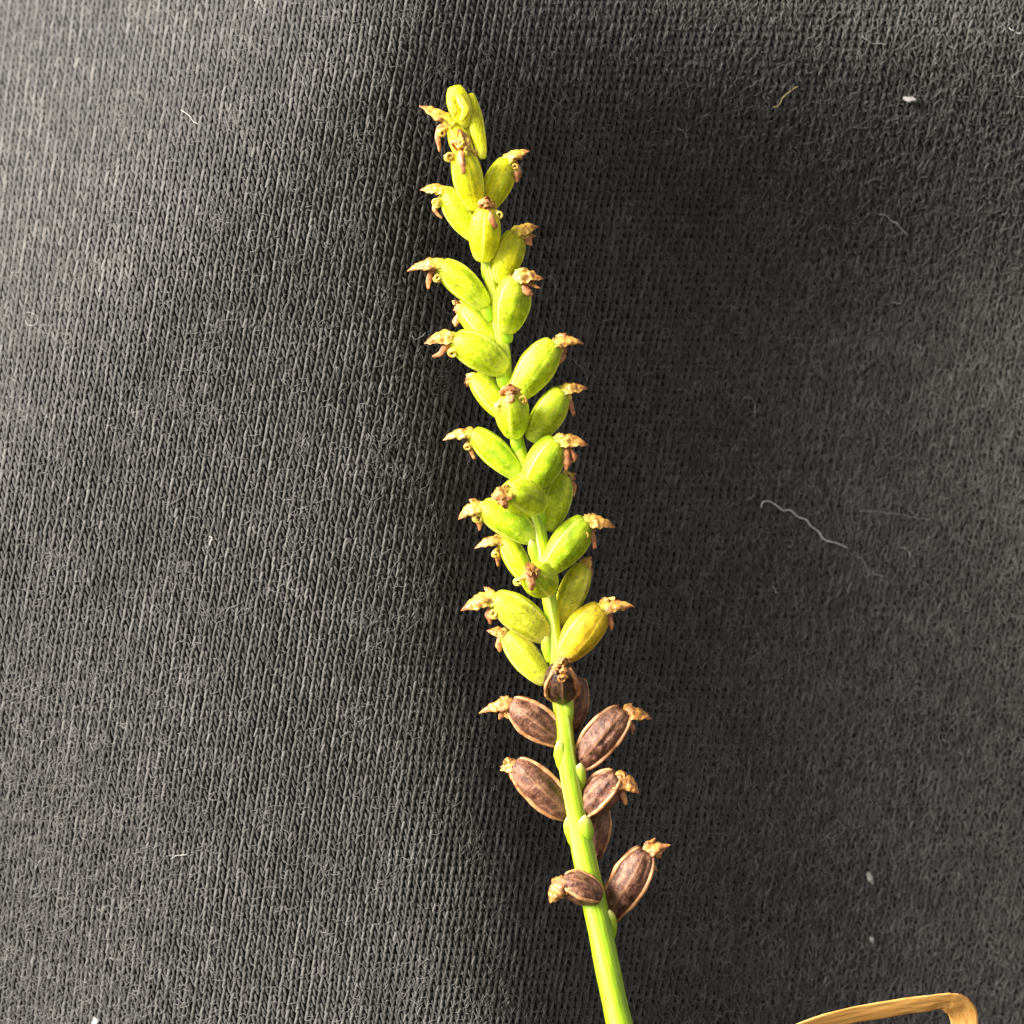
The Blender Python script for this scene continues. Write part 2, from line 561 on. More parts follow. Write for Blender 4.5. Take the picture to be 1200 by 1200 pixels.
def build_fuzz(N=120000, K=5):
    x = rng.uniform(X0 + 10, X1 - 10, N)
    y = rng.uniform(Y0 + 10, Y1 - 10, N)
    dens = 0.13 + 0.62 * np.clip((x - 600) / 240.0, 0, 1) * np.clip(0.45 + (y - 120) / 500.0, 0, 1)
    dens = np.maximum(dens, 0.9 * np.clip((330 - x) / 260.0, 0, 1) * np.clip((y - 620) / 300.0, 0, 1))
    dens = np.maximum(dens, 0.13 + 0.6 * np.clip(smooth_noise2(x + 500, y + 500, 34.0, 9) - 0.5, 0, 1))
    keep = rng.random(N) < dens
    x, y = x[keep], y[keep]
    n = len(x)
    ang = rng.normal(math.pi / 2 - 0.15, 0.85, n) + np.where(rng.random(n) < 0.5, math.pi, 0)
    L = rng.gamma(3.0, 2.6, n) + 3
    L = np.minimum(L, 34)
    curl = rng.normal(0, 0.6, n)
    peak = rng.uniform(0.8, 3.2, n)
    P = np.zeros((n, K, 3))
    cx, cy = x.copy(), y.copy()
    for k in range(K):
        t = k / (K - 1)
        lift = 1.2 + peak * (1 - (2 * t - 1) ** 2)
        P[:, k] = cloth_pos(cx, cy, lift)
        a = ang + curl * (t - 0.5) * 2 + rng.normal(0, 0.18, n)
        cx = cx + np.cos(a) * L / (K - 1)
        cy = cy - np.sin(a) * L / (K - 1)
    hc = bpy.data.hair_curves.new('surface_fuzz')
    hc.add_curves([K] * n)
    hc.position_data.foreach_set('vector', P.astype(np.float32).ravel())
    ra = hc.attributes.get('radius') or hc.attributes.new('radius', 'FLOAT', 'POINT')
    R = np.repeat((rng.uniform(0.16, 0.34, n) * (1 + 0.45 * np.clip((x - 640) / 200, 0, 1)))[:, None], K, 1) * np.array([0.8, 1, 1, 0.9, 0.5])[None] * PX
    ra.data.foreach_set('value', R.astype(np.float32).ravel())
    hc.materials.append(M['fuzz'])
    o = bpy.data.objects.new('surface_fuzz', hc)
    COL.objects.link(o)
    o.parent = cloth
    o['kind'] = 'stuff'
    o['label'] = 'short loose grey fibres standing off the knit'
build_fuzz()

# ------------------------------------------------------------------ the fruiting orchid spike
ROOT = W(742, 1262, 0.42)
spike = bpy.data.objects.new('orchid_spike', None)
COL.objects.link(spike)
spike.matrix_world = TILT @ Matrix.Translation(ROOT)
spike['label'] = 'yellow-green orchid seed spike with brown lower capsules held before the black cloth'
spike['category'] = 'plant'

STEM = [  # x, y, width, z(cm)
    (742, 1262, 31, 0.42), (726, 1200, 30, 0.34), (711, 1130, 28.5, 0.26), (697, 1060, 27.5, 0.18), (684, 1000, 26, 0.13),
    (674, 945, 23, 0.10), (665, 890, 21, 0.08), (660, 840, 20, 0.06), (655, 790, 18, 0.05), (649, 740, 17, 0.04),
    (642, 690, 17, 0.03), (634, 640, 17, 0.02), (624, 590, 16, 0.01), (613, 545, 15, 0.0), (603, 500, 15, 0.0),
    (595, 450, 14, 0.0), (590, 405, 14, 0.0), (581, 360, 13.5, 0.0), (572, 315, 13, 0.0), (563, 270, 12, 0.0),
    (557, 225, 11, 0.0), (551, 180, 10, 0.0), (545, 140, 8, 0.0), (541, 112, 5, 0.0)]

def build_stem():
    n, sides = 220, 64
    path = catmull([np.array(W(x, y, z) - ROOT) for x, y, w, z in STEM], n)
    wid = [p[0] for p in catmull([np.array((w, 0.0)) for x, y, w, z in STEM], n)]
    v, al, rb, fb = [], [], [], []
    for i, (p, w, (t, u, s)) in enumerate(zip(path, wid, frames(path))):
        f = i / (n - 1)
        node = 1 + 0.09 * nz(f * 26, 3.0)
        for j in range(sides):
            a = 2 * math.pi * j / sides
            tw = a + f * 5.0
            ridge = max(0.0, math.cos(3 * tw)) ** 6
            fade = min(1.0, f * 3.0)
            fib = nz(math.cos(tw) * 7, math.sin(tw) * 7, f * 7.0) + 0.5 * nz(math.cos(tw) * 15, math.sin(tw) * 15, f * 16.0)
            fb.append(0.5 + 0.34 * fib)
            r = w * 0.5 * PX * node * (1 + 0.035 * fib) * (1 + 0.10 * ridge * fade + 0.02 * nz(math.cos(a) * 2, math.sin(a) * 2, f * 30))
            v.append(p + u * math.cos(a) * r + s * math.sin(a) * r)
            al.append(f)
            rb.append(0.55 * ridge * fade)
    return mesh_obj('stem', v, grid_faces(n, sides), M['stem'], spike, attrs={'along': al, 'rib': rb, 'fibre': fb})
build_stem()

def unit(v):
    v = np.asarray(v, float)
    return v / (np.linalg.norm(v) + 1e-12)

def prof(t):
    """obovoid capsule: slim neck at the base, blunt far end with a small collar"""
    c = (t ** 0.50) * ((1 - t) ** 0.40) / 0.5375
    neck = 0.30 * (1 - t) ** 3
    collar = 0.30 * t ** 8
    return max(c, 0.0) * (1 - 0.0) + neck * (1 - min(1, c)) + collar * (1 - min(1, c))

def capsule_r(t, th, kind, seed):
    brown = kind == 'brown'
    r = prof(t)
    fade = math.sin(math.pi * min(1, max(0, t))) ** 0.5
    rib = mid = 0.0
    for k in (60, 180, 300):
        d = math.atan2(math.sin(th - math.radians(k)), math.cos(th - math.radians(k)))
        rib += math.exp(-(d / (0.16 if brown else 0.095)) ** 2)
    for k in (0, 120, 240):
        d = math.atan2(math.sin(th - math.radians(k)), math.cos(th - math.radians(k)))
        mid += math.exp(-(d / 0.055) ** 2)
    c, s = math.cos(th), math.sin(th)
    if brown:
        w = nz(c * 2.6 + seed, s * 2.6, t * 3.0) * 0.09 + nz(c * 6 + seed, s * 6, t * 5 + 9) * 0.055
        rr = r * (0.93 + fade * (0.07 * rib + 0.045 * mid) + w)
    else:
        w = nz(c * 1.6 + seed, s * 1.6, t * 2.0) * 0.062
        w += nz(c * 4 + seed, s * 4, t * 5.0) * 0.018
        rr = r * (0.985 + fade * (0.085 * rib - 0.040 * mid) + w)
    return rr, rib * fade, mid * fade

def build_capsule(d, idx):
    kind = d['kind']
    brown = kind == 'brown'
    zb = d.get('z', 0.0) * PX
    B = np.array(W(*d['B'], zb))
    A = np.array(W(*d['A'], zb + d.get('dz', 10) * PX))
    ax = unit(A - B)
    L = float(np.linalg.norm(A - B))
    toward = np.array((0, 0, 1.0))
    u = toward - ax * np.dot(toward, ax)
    if np.linalg.norm(u) < 0.35:
        u = np.array((0, -1.0, 0)) - ax * np.dot((0, -1.0, 0), ax)
    u = unit(u)
    s = np.cross(ax, u)
    ro = math.radians(d.get('roll', 0))
    u, s = u * math.cos(ro) + s * math.sin(ro), s * math.cos(ro) - u * math.sin(ro)
    R = d['w'] * (0.5 if brown else 0.465) * PX
    seed = idx * 3.17
    bow = d.get('bow', 0.0)
    NR, NC = 34, 72
    v, al, rb, sp = [], [], [], []
    up = np.array((0, 1.0, 0))
    for i in range(NR):
        t = 0.5 - 0.5 * math.cos(math.pi * (i + 0.02) / (NR - 0.96))
        for j in range(NC):
            th = 2 * math.pi * j / NC
            rr, rib, mid = capsule_r(t, th, kind, seed)
            p = ax * L * t + (u * math.cos(th) + s * math.sin(th)) * R * rr + up * bow * L * math.sin(math.pi * t)
            v.append(p)
            al.append(t)
            sp.append(0.5 + 0.55 * nz(math.cos(th) * 4.5 + seed, math.sin(th) * 4.5, t * 1.1) + 0.25 * nz(math.cos(th) * 9 + seed, math.sin(th) * 9, t * 2.0))
            rb.append(min(1, 0.55 * mid) if brown else min(1, 0.9 * rib + 0.12 * mid))
    base = B - np.array(ROOT)
    cap = mesh_obj('capsule', v, grid_faces(NR, NC), M[d.get('mat', kind)], spike, base, {'along': al, 'rib': rb, 'stripe': sp})
    if brown:
        for k in (60, 180, 300):
            th = math.radians(k)
            path, rad = [], []
            n = 26
            for i in range(n):
                t = 0.01 + 0.985 * i / (n - 1)
                rr, _, _ = capsule_r(t, th, 'brown', seed)
                path.append(ax * L * t + (u * math.cos(th) + s * math.sin(th)) * R * rr * 1.0)
                rad.append((1.2 + 1.5 * math.sin(math.pi * t) ** 0.6 + 1.1 * nz(t * 7, k, idx)) * PX * d['w'] / 44)
            vv, ff = tube(path, rad, 10, u)
            mesh_obj('rib', vv, ff, M['rib'], cap)
    # ---- the withered flower at the far end
    tone = 'b' if brown else d.get('tone', 'g')
    hm = M['hood_' + tone]
    for h in d.get('hoods', []):
        hood(cap, A - ax * L * 0.07 - B, B, h, A, hm, seed)
    if d.get('hoods'):
        hx, hy, hz = d['hoods'][0][:3]
        hd = unit(np.array(W(hx, hy, A[2] + hz * PX)) - A)
        face = unit(np.array((0, 0, 1.0)) + 0.4 * hd)
        for k in range(5):
            a = seed * 2.1 + k * 1.7
            dv = hd * (0.75 + 0.3 * math.cos(a)) + face * (0.35 + 0.45 * math.sin(a * 1.3)) + np.array((0, -0.85 + 0.40 * k, 0)) + 0.3 * ax
            sepal(cap, B, A, dv, (10.0 + 9.0 * abs(math.sin(a * 2.3))) * d['w'] / 42, hm if k % 2 == 0 else M['lip' if k == 1 else 'curl_b' if brown else 'curl'], seed + k * 1.31)
        if d.get('dz', 10) >= 20:                         # flower seen end on: a crumpled tuft
            for k, dv in enumerate(((-0.8, 0.25, 0.7), (0.75, 0.15, 0.75), (0.1, -0.7, 0.8), (-0.35, -0.45, 0.9), (0.2, 0.8, 0.6), (0.5, -0.5, 0.8))):
                sepal(cap, B, A, np.array(dv) + 0.25 * np.array((math.sin(seed + k), math.cos(seed * 2 + k), 0)),
                      (9.0 + 5.0 * abs(math.sin(seed * 1.3 + k * 2.1))) * d['w'] / 42, hm if k % 3 else M['lip'], seed + 7.7 + k * 0.83)
    for c in d.get('curls', []):
        curl(cap, B, A, c, M['curl_b'] if brown else M['curl'], seed)
    for lp in d.get('lips', []):
        lip(cap, B, A, lp, M['lip' if d.get('hoods') else 'bud'], seed)
    return cap

def hood(cap, start, B, h, A, mat, seed):
    """h = (x, y, dz, width[, droop])  beaked, wrinkled sepal from the capsule's end to a dry point"""
    x, y, dz, w = h[:4]
    w = w * 1.0
    arch = (h[4] if len(h) > 4 else 0.25) * 0.55
    tip = np.array(W(x, y, A[2] + dz * PX)) - B
    ln = np.linalg.norm(tip - start)
    side = np.array((0, 1.0, 0.35))
    dirn = unit(tip - start)
    side = unit(side - dirn * np.dot(side, dirn))
    ctrl = start + (tip - start) * 0.55 + side * ln * arch
    n, m = 22, 22
    path = [(1 - t) ** 2 * start + 2 * t * (1 - t) * ctrl + t * t * tip for t in np.linspace(0, 1, n)]
    P = np.interp(np.linspace(0, 1, n), [0, 0.12, 0.35, 0.55, 0.75, 0.92, 1], [0.95, 0.98, 1.0, 0.80, 0.48, 0.17, 0.03])
    v, al, ve = [], [], []
    for i, (p, r, (t, u, s)) in enumerate(zip(path, P, frames(path, side))):
        f = i / (n - 1)
        R = r * w * 0.5 * PX
        for j in range(m):
            a = 2 * math.pi * j / m
            ca, sa = math.cos(a), math.sin(a)
            wr = 1 + 0.34 * nz(ca * 2.2 + seed, sa * 2.2, f * 3.0) + 0.36 * nz(ca * 4 + seed, sa * 4, f * 9.0) + 0.13 * math.cos(5 * a + seed) * min(1, f * 2)
            under = 0.22 if ca < 0 else 1.0
            hang = -0.35 * abs(sa) ** 3 * R * (0.3 + f) * (1 + 1.3 * nz(f * 8, sa * 3, seed))
            v.append(p + u * (ca * R * 0.66 * under * wr + hang) + s * sa * R * wr)
            al.append(f)
            ve.append(min(1, 0.35 + 0.65 * max(0.0, math.cos(5 * a + seed)) + 0.3 * f))
    mesh_obj('hood', v, grid_faces(n, m), mat, cap, attrs={'along': al, 'vein': ve})

def sepal(cap, B, A, dirn, size, mat, seed):
    """torn, crumpled scrap of dry flower tissue springing from the capsule's end"""
    dirn = unit(dirn)
    start = (A - B) - dirn * size * 0.15 * PX
    up = unit(np.array((nz(seed, 1.0), 0.4 + nz(seed, 2.0), 0.9)))
    n, m = 12, 8
    v, al, ve = [], [], []
    path = [start + dirn * size * PX * t + up * size * PX * (0.30 * math.sin(2.2 * t + seed) - 0.45 * t * t) for t in np.linspace(0, 1, n)]
    for i, (p, (t, u, s)) in enumerate(zip(path, frames(path, up))):
        f = i / (n - 1)
        w = size * 0.34 * PX * np.interp(f, [0, 0.3, 0.6, 0.9, 1], [0.5, 1.0, 0.9, 0.45, 0.12]) * (1 + 0.5 * nz(f * 7, seed))
        for side in (1, -1):
            for j in range(m):
                q = (-1 + 2 * j / (m - 1)) * side
                cr = size * 0.16 * PX * nz(q * 1.7 + seed, f * 4.0, seed) + size * 0.10 * PX * nz(q * 4 + seed, f * 9.0, 3.0)
                v.append(p + s * q * w * (1 + 0.3 * nz(f * 11, q * 2, seed)) + u * (cr - 0.55 * w * q * q + side * 0.5 * PX))
                al.append(0.25 + 0.75 * f)
                ve.append(0.5 + 0.5 * abs(q))
    mesh_obj('sepal', v, grid_faces(n, 2 * m), mat, cap, attrs={'along': al, 'vein': ve})

def curl(cap, B, A, c, mat, seed):
    """c = (x, y, dz, radius)  rolled-up dry petal"""
    x, y, dz, r = c
    r = r * (0.70 + 0.25 * abs(math.sin(seed * 3.3 + x)))
    ctr = np.array(W(x, y, A[2] + dz * PX)) - B
    path, rad = [], []
    n = 22
    ph = (seed * 1.7 + x) % 6.28
    tw = 0.5 * math.sin(seed + y)
    for i in range(n):
        f = i / (n - 1)
        a = ph + f * 1.45 * 2 * math.pi
        q = r * (0.95 - 0.55 * f) * PX
        path.append(ctr + np.array((math.cos(a) * q, math.sin(a) * q * 0.9, (0.35 * math.sin(a + tw) + 0.9 * f) * r * PX * 0.7)))
        rad.append(r * PX * (0.36 - 0.12 * f) * (1 + 0.3 * nz(f * 5, seed, x)))
    root = (A - B) * 0.95
    lead = [root + (path[0] - root) * q for q in (0.0, 0.35, 0.7)]
    path = lead + path
    rad = [rad[0] * 1.3] * 3 + rad
    v, f_ = tube(path, rad, 9)
    mesh_obj('petal', v, f_, mat, cap)

def lip(cap, B, A, lp, mat, seed):
    """lp = [(x, y, dz, width), ...]  narrow crumpled tongue"""
    lp = [(None, None, 0, lp[0][3])] + list(lp)
    pts = [np.array(W(p[0], p[1], A[2] + p[2] * PX)) - B for p in lp[1:]]
    pts = [(A - B) * 0.93] + pts
    n = 22
    path = catmull(pts, n)
    wd = [q[0] for q in catmull([np.array((p[3], 0.0)) for p in lp], n)]
    v = []
    m = 12
    for i, (p, w, (t, u, s)) in enumerate(zip(path, wd, frames(path))):
        f = i / (n - 1)
        for j in range(m):
            a = 2 * math.pi * j / m
            k = 1 + 0.65 * nz(math.cos(a) * 2 + seed, math.sin(a) * 2, f * 4 + p[0] * 9)
            end = math.sin(math.pi * min(1.0, 0.12 + 0.84 * f)) ** 0.35 if f > 0.8 else 1.0
            v.append(p + (u * math.cos(a) * w * 0.17 * k + s * math.sin(a) * w * 0.48 * k) * PX * end)
    mesh_obj('lip', v, grid_faces(n, m), mat, cap)

CAPS = [
 # --- the crowded top
 dict(B=(546,150), A=(532,101), w=30, z=2, dz=6, kind='yellow', tone='y',
      lips=[[(540,118,16,9),(545,130,18,10),(540,142,14,7)],[(530,120,16,7),(533,130,17,7),(530,138,12,5)]]),
 dict(B=(566,186), A=(551,110), w=20, z=0, dz=2, kind='yellow', tone='y'),
 dict(B=(552,196), A=(530,146), w=27, z=0, dz=4, kind='yellow', tone='y',
      hoods=[(491,124,4,24,0.12)], lips=[[(517,150,2,7),(513,160,4,6),(515,178,4,4)]], curls=[(518,156,6,5)]),
 dict(B=(557,246), A=(541,176), w=39, z=6, dz=26, kind='yellow', tone='y',
      hoods=[(537,150,10,27,0.3)], curls=[(527,184,6,6.5),(555,180,2,5),(540,168,12,6)],
      lips=[[(541,178,8,7),(542,190,11,8),(543,204,9,8)],[(530,168,10,4),(538,166,14,5),(547,169,12,4)]]),
 # --- yellow-green part
 dict(B=(570,246), A=(595,187), w=36, z=-2, dz=2, kind='yellow', tone='y', roll=20,
      hoods=[(621,177,0,23,0.2)], curls=[(603,196,6,5.5)], lips=[[(604,194,4,8),(606,204,5,9),(605,214,4,6)]]),
 dict(B=(556,280), A=(521,222), w=33, z=-2, dz=2, kind='green', tone='y', roll=-15,
      hoods=[(492,223,0,22,0.25)], curls=[(511,238,5,6)], lips=[[(510,242,2,6),(512,250,2,4),(518,256,2,3)]]),
 dict(B=(566,306), A=(570,244), w=40, z=8, dz=24, kind='yellow', tone='y', roll=60,
      hoods=[(571,229,8,22,0.25)], curls=[(559,258,2,6),(585,252,0,6)],
      lips=[[(570,246,5,8),(575,256,9,9),(582,267,6,8)],[(562,240,8,4),(570,236,10,5),(577,242,7,4)]]),
 dict(B=(582,333), A=(605,272), w=39, z=-3, dz=4, kind='yellow', tone='y', roll=25,
      hoods=[(631,266,0,25,0.3),(629,277,2,16,0.1)], lips=[[(616,276,4,8),(620,283,4,9),(623,288,3,6)]]),
 dict(B=(571,360), A=(516,309), w=38, z=2, dz=6, kind='green', tone='g', roll=0, bow=0.03,
      hoods=[(477,318,0,25,0.3)], curls=[(513,326,5,6.5)], lips=[[(506,318,2,6),(503,328,2,7),(502,339,1,5)]]),
 dict(B=(592,390), A=(605,325), w=45, z=6, dz=20, kind='green', tone='g', roll=25,
      hoods=[(637,327,8,27,0.3),(634,338,8,14,0.1)], curls=[(604,347,8,6.5)],
      lips=[[(612,334,8,8),(619,342,10,9),(624,346,8,6)]]),
 dict(B=(583,404), A=(542,358), w=37, z=-16, dz=-10, kind='green', tone='g', roll=30,
      hoods=[(531,364,-2,17,0.2)], lips=[[(540,366,0,8),(535,376,0,8),(534,383,0,5)]]),
 dict(B=(593,434), A=(532,396), w=46, z=6, dz=8, kind='green', tone='g', roll=-10, bow=0.03,
      hoods=[(497,403,0,25,0.35)], curls=[(531,414,6,6.5)], lips=[[(522,406,3,7),(517,414,3,6),(507,418,2,6)]]),
 dict(B=(603,466), A=(650,401), w=47, z=4, dz=8, kind='green', tone='g', roll=10,
      hoods=[(684,403,0,23,0.35)], curls=[(657,412,2,5)], lips=[[(655,408,2,8),(659,418,2,8),(653,429,1,4)]]),
 dict(B=(596,490), A=(556,440), w=36, z=-16, dz=-8, kind='green', tone='g', roll=20,
      hoods=[(550,445,-2,10,0.1)]),
 dict(B=(603,511), A=(598,462), w=43, z=10, dz=34, kind='green', tone='g', roll=50,
      hoods=[(598,449,8,22,0.3)], curls=[(586,477,0,7),(612,469,0,6.5)],
      lips=[[(598,462,6,10),(597,470,8,10),(598,476,5,8)],[(588,462,4,4),(593,455,8,6),(604,457,7,5)]]),
 dict(B=(623,518), A=(659,457), w=40, z=2, dz=2, kind='green', tone='g', roll=15,
      hoods=[(689,456,0,23,0.4)], lips=[[(662,462,2,8),(667,472,2,8),(673,487,1,8)]], curls=[(665,466,3,5)]),
 # --- greener middle
 dict(B=(611,560), A=(553,506), w=36, z=0, dz=4, kind='deep', tone='g', roll=-5, bow=0.02,
      hoods=[(519,516,0,20,0.35)], curls=[(548,524,4,5)], lips=[[(548,520,2,6),(552,529,2,5),(556,538,1,5)]]),
 dict(B=(619,572), A=(653,515), w=46, z=8, dz=14, kind='deep', tone='g', roll=35,
      hoods=[(690,522,4,24,0.3)], curls=[(660,534,4,5)], lips=[[(662,530,6,9),(665,540,6,9),(663,553,4,5)],[(668,528,4,7),(673,536,4,7),(671,542,3,5)]]),
 dict(B=(634,591), A=(594,577), w=48, z=14, dz=46, kind='green', tone='g', roll=20,
      hoods=[(576,586,10,26,0.3)], curls=[(608,586,-4,5.5)], lips=[[(584,583,8,8),(591,590,10,9),(594,596,6,8)]]),
 dict(B=(641,622), A=(660,556), w=38, z=-12, dz=-4, kind='green', tone='g', roll=20,
      hoods=[(675,562,-1,18,0.3)], lips=[[(664,562,0,9),(671,570,0,9),(672,582,0,5)]]),
 dict(B=(627,632), A=(564,592), w=42, z=2, dz=6, kind='deep', tone='g', roll=-5, bow=0.02,
      hoods=[(537,609,2,24,0.45)], curls=[(560,607,5,7.5)], lips=[[(560,602,2,8),(562,612,3,8),(562,622,2,4)]]),
 dict(B=(641,668), A=(687,609), w=45, z=6, dz=10, kind='deep', tone='g', roll=30,
      hoods=[(721,618,2,23,0.35)], curls=[(686,627,8,5.5)], lips=[[(692,622,3,7),(696,632,3,6),(697,643,2,8)]]),
 dict(B=(620,682), A=(591,630), w=31, z=-14, dz=-4, kind='green', tone='g', roll=10,
      hoods=[(556,643,0,19,0.35)], curls=[(581,650,2,5)], lips=[[(584,644,1,6),(583,653,1,6),(584,664,0,4)]]),
 dict(B=(641,686), A=(624,674), w=45, z=12, dz=54, kind='green', tone='g', roll=40,
      hoods=[(617,660,8,22,0.3)], curls=[(607,682,-2,5.5),(636,677,-2,5.5)],
      lips=[[(620,672,7,10),(623,681,8,10),(623,692,4,8)]]),
 dict(B=(655,732), A=(685,662), w=36, z=-10, dz=-3, kind='olive', tone='y', roll=-20,
      hoods=[(693,652,-1,19,0.2)], lips=[[(688,664,0,7),(691,670,0,8),(693,675,0,5)]]),
 # --- turning yellow
 dict(B=(645,748), A=(579,699), w=44, z=4, dz=8, kind='olive', tone='g', roll=-10, bow=0.02,
      hoods=[(540,716,0,25,0.3)], curls=[(579,719,5,6.5)], lips=[[(575,714,2,8),(573,722,3,8),(575,732,2,5)]]),
 dict(B=(658,772), A=(705,711), w=47, z=6, dz=10, kind='gold', tone='g', roll=20,
      hoods=[(744,711,2,23,0.25)], lips=[[(712,720,3,9),(716,729,3,8),(717,739,2,4)],[(706,724,5,4),(705,732,6,4),(707,738,4,3)]]),
 dict(B=(641,800), A=(594,742), w=39, z=-12, dz=-6, kind='olive', tone='g', roll=0,
      hoods=[(570,739,0,17,0.2)], curls=[(588,750,2,5)], lips=[[(588,746,1,8),(585,756,1,8),(586,764,0,5)]]),
 # --- ripe brown ones
 dict(B=(659,818), A=(657,783), w=43, z=8, dz=44, kind='brown', mat='dark_brown', roll=0,
      hoods=[(662,770,6,26,0.3),(676,792,-4,14,0.2),(644,790,-2,13,0.2)], curls=[(659,795,4,8)],
      lips=[[(650,786,3,6),(645,796,0,6),(643,806,-6,5)],[(668,786,3,6),(674,797,-2,6),(675,808,-8,5)]]),
 dict(B=(671,858), A=(679,794), w=28, z=-16, dz=-2, kind='brown', roll=40),
 dict(B=(659,868), A=(598,823), w=42, z=2, dz=5, kind='brown', roll=0,
      hoods=[(561,836,0,20,0.3)], curls=[(596,836,5,6)], lips=[[(594,832,2,7),(588,838,3,7),(585,843,2,4)]]),
 dict(B=(677,897), A=(732,832), w=45, z=4, dz=6, kind='brown', roll=-6,
      hoods=[(764,843,0,21,0.35)], curls=[(735,848,5,6)], lips=[[(738,846,2,6),(741,853,2,6),(741,861,1,3)]]),
 dict(B=(668,956), A=(603,894), w=44, z=3, dz=4, kind='brown', roll=5,
      hoods=[(586,903,0,19,0.25)], lips=[[(600,898,2,6),(600,908,2,7),(606,919,3,5)]]),
 dict(B=(680,956), A=(725,909), w=43, z=6, dz=14, kind='brown', roll=-40,
      hoods=[(749,930,4,25,0.4)], curls=[(720,925,10,7)], lips=[[(727,924,5,8),(731,934,5,7),(734,943,3,7)]]),
 dict(B=(695,1006), A=(702,940), w=32, z=-14, dz=-2, kind='brown', roll=20),
 dict(B=(704,1052), A=(659,1032), w=37, z=44, dz=6, kind='brown', roll=40,
      hoods=[(645,1059,4,26,0.4),(646,1038,3,16,0.2)], curls=[(668,1043,10,5)]),
 dict(B=(709,1078), A=(757,996), w=46, z=8, dz=6, kind='brown', roll=-5,
      hoods=[(786,990,0,22,0.15),(771,1021,2,16,-0.1)]),
]
for i_, d_ in enumerate(CAPS):
    build_capsule(d_, i_)

def bract(x0, y0, x1, y1, w, z):
    """blunt scale that swells out of the stem below (x0, y0) and cups the foot of a capsule at (x1, y1)"""
    sx = np.interp(y0, [q[1] for q in reversed(STEM)], [q[0] for q in reversed(STEM)])
    x0, x1 = x0 + 0.45 * (sx - x0), x1 + 0.42 * (sx - x0)
    a = np.array(W(x0, y0 + 4, z - 6 * PX)) - np.array(ROOT)
    b = np.array(W(x1, y1, z + 2 * PX)) - np.array(ROOT)
    ax = unit(b - a)
    L = np.linalg.norm(b - a)
    u = unit(np.array((0, 0, 1.0)) - ax * ax[2])
    s = np.cross(ax, u)
    v, al = [], []
    n, m = 18, 16
    for i in range(n):
        t = i / (n - 1)
        r = w * 0.55 * PX * (np.interp(t, [0, 0.2, 0.5, 0.75, 0.88, 0.96, 1], [0.55, 0.88, 1.0, 0.80, 0.52, 0.22, 0.03]))
        for j in range(m):
            th = 2 * math.pi * j / m
            k = 1 + 0.12 * nz(t * 4, th, x0)
            v.append(ax * L * t + (u * (math.cos(th) * 0.24 - 0.30 * math.sin(th) ** 2) + s * math.sin(th)) * r * k)
            al.append(t)
    mesh_obj('bract', v, grid_faces(n, m), M['bract'], spike, a, {'along': al})

for b_ in [(656,900,651,868,17,0.13), (684,924,686,894,15,0.13), (671,990,660,957,16,0.14), (688,990,688,955,19,0.19),
           (697,1092,690,1056,18,0.24), (720,1100,721,1066,17,0.22), (664,850,668,812,15,0.12),
           (640,772,633,742,14,0.09), (626,660,617,632,13,0.07), (570,372,560,352,13,0.05), (602,398,596,380,15,0.07),
           (588,452,584,430,14,0.06), (655,758,659,740,12,0.05), (613,570,604,553,12,0.05), (606,528,602,506,14,0.06),
           (640,612,638,594,11,0.06), (656,690,655,668,10,0.05), (568,325,568,300,13,0.04), (637,655,638,636,11,0.05)]:
    bract(*b_)

# ------------------------------------------------------------------ the dry leaf at the lower edge
def build_leaf():
    pts = [  # centre x, y, z(cm), half-width vector in px (dx, dy, dz)
        (850, 1262, 0.05, (5, -12, 9)), (915, 1217, 0.05, (4, -12, 8)), (977, 1194, 0.04, (3, -11, 7)), (1040, 1182, 0.02, (2, -10.5, 6)),
        (1085, 1175.5, 0.0, (2, -10, 6)), (1108, 1172.5, -0.02, (4, -9.5, 6)), (1120, 1176, -0.05, (9, -9, 5)),
        (1130, 1188, -0.12, (12.5, -5, 4)), (1133, 1215, -0.2, (12.5, 0, 4)), (1136, 1262, -0.3, (13, 0, 4))]
    base = W(872, 1262, 0.05)
    n, m = 90, 12
    C = catmull([np.array(W(p[0], p[1], p[2]) - base) for p in pts], n)
    H = catmull([np.array((p[3][0], -p[3][1], p[3][2])) * PX for p in pts], n)
    v, al, ac = [], [], []
    for i in range(n):
        f = i / (n - 1)
        tan = unit(C[min(i + 1, n - 1)] - C[max(i - 1, 0)])
        nrm = unit(np.cross(tan, H[i]))
        edge = 1 + 0.07 * nz(f * 34, 1.0)
        ring = []
        for side in (1, -1):
            for j in range(m):
                q = (-1 + 2 * j / (m - 1)) * side
                th = (0.5 + 0.3 * (1 - q * q)) * PX
                keel = 0.7 * PX * (1 - abs(q)) + 0.9 * PX * nz(q * 5, f * 14, 2.0)
                v.append(C[i] + H[i] * (q * 1.18 - 0.10) * edge + nrm * (th * side + keel))
                al.append(f * 3)
                ac.append(q)
    o = mesh_obj('dry_leaf', v, grid_faces(n, 2 * m), M['leaf'], None, base, {'along': al, 'across': ac})
    o['label'] = 'dry orange-tan leaf blade folded over at the lower right corner'
    o['category'] = 'leaf'
build_leaf()

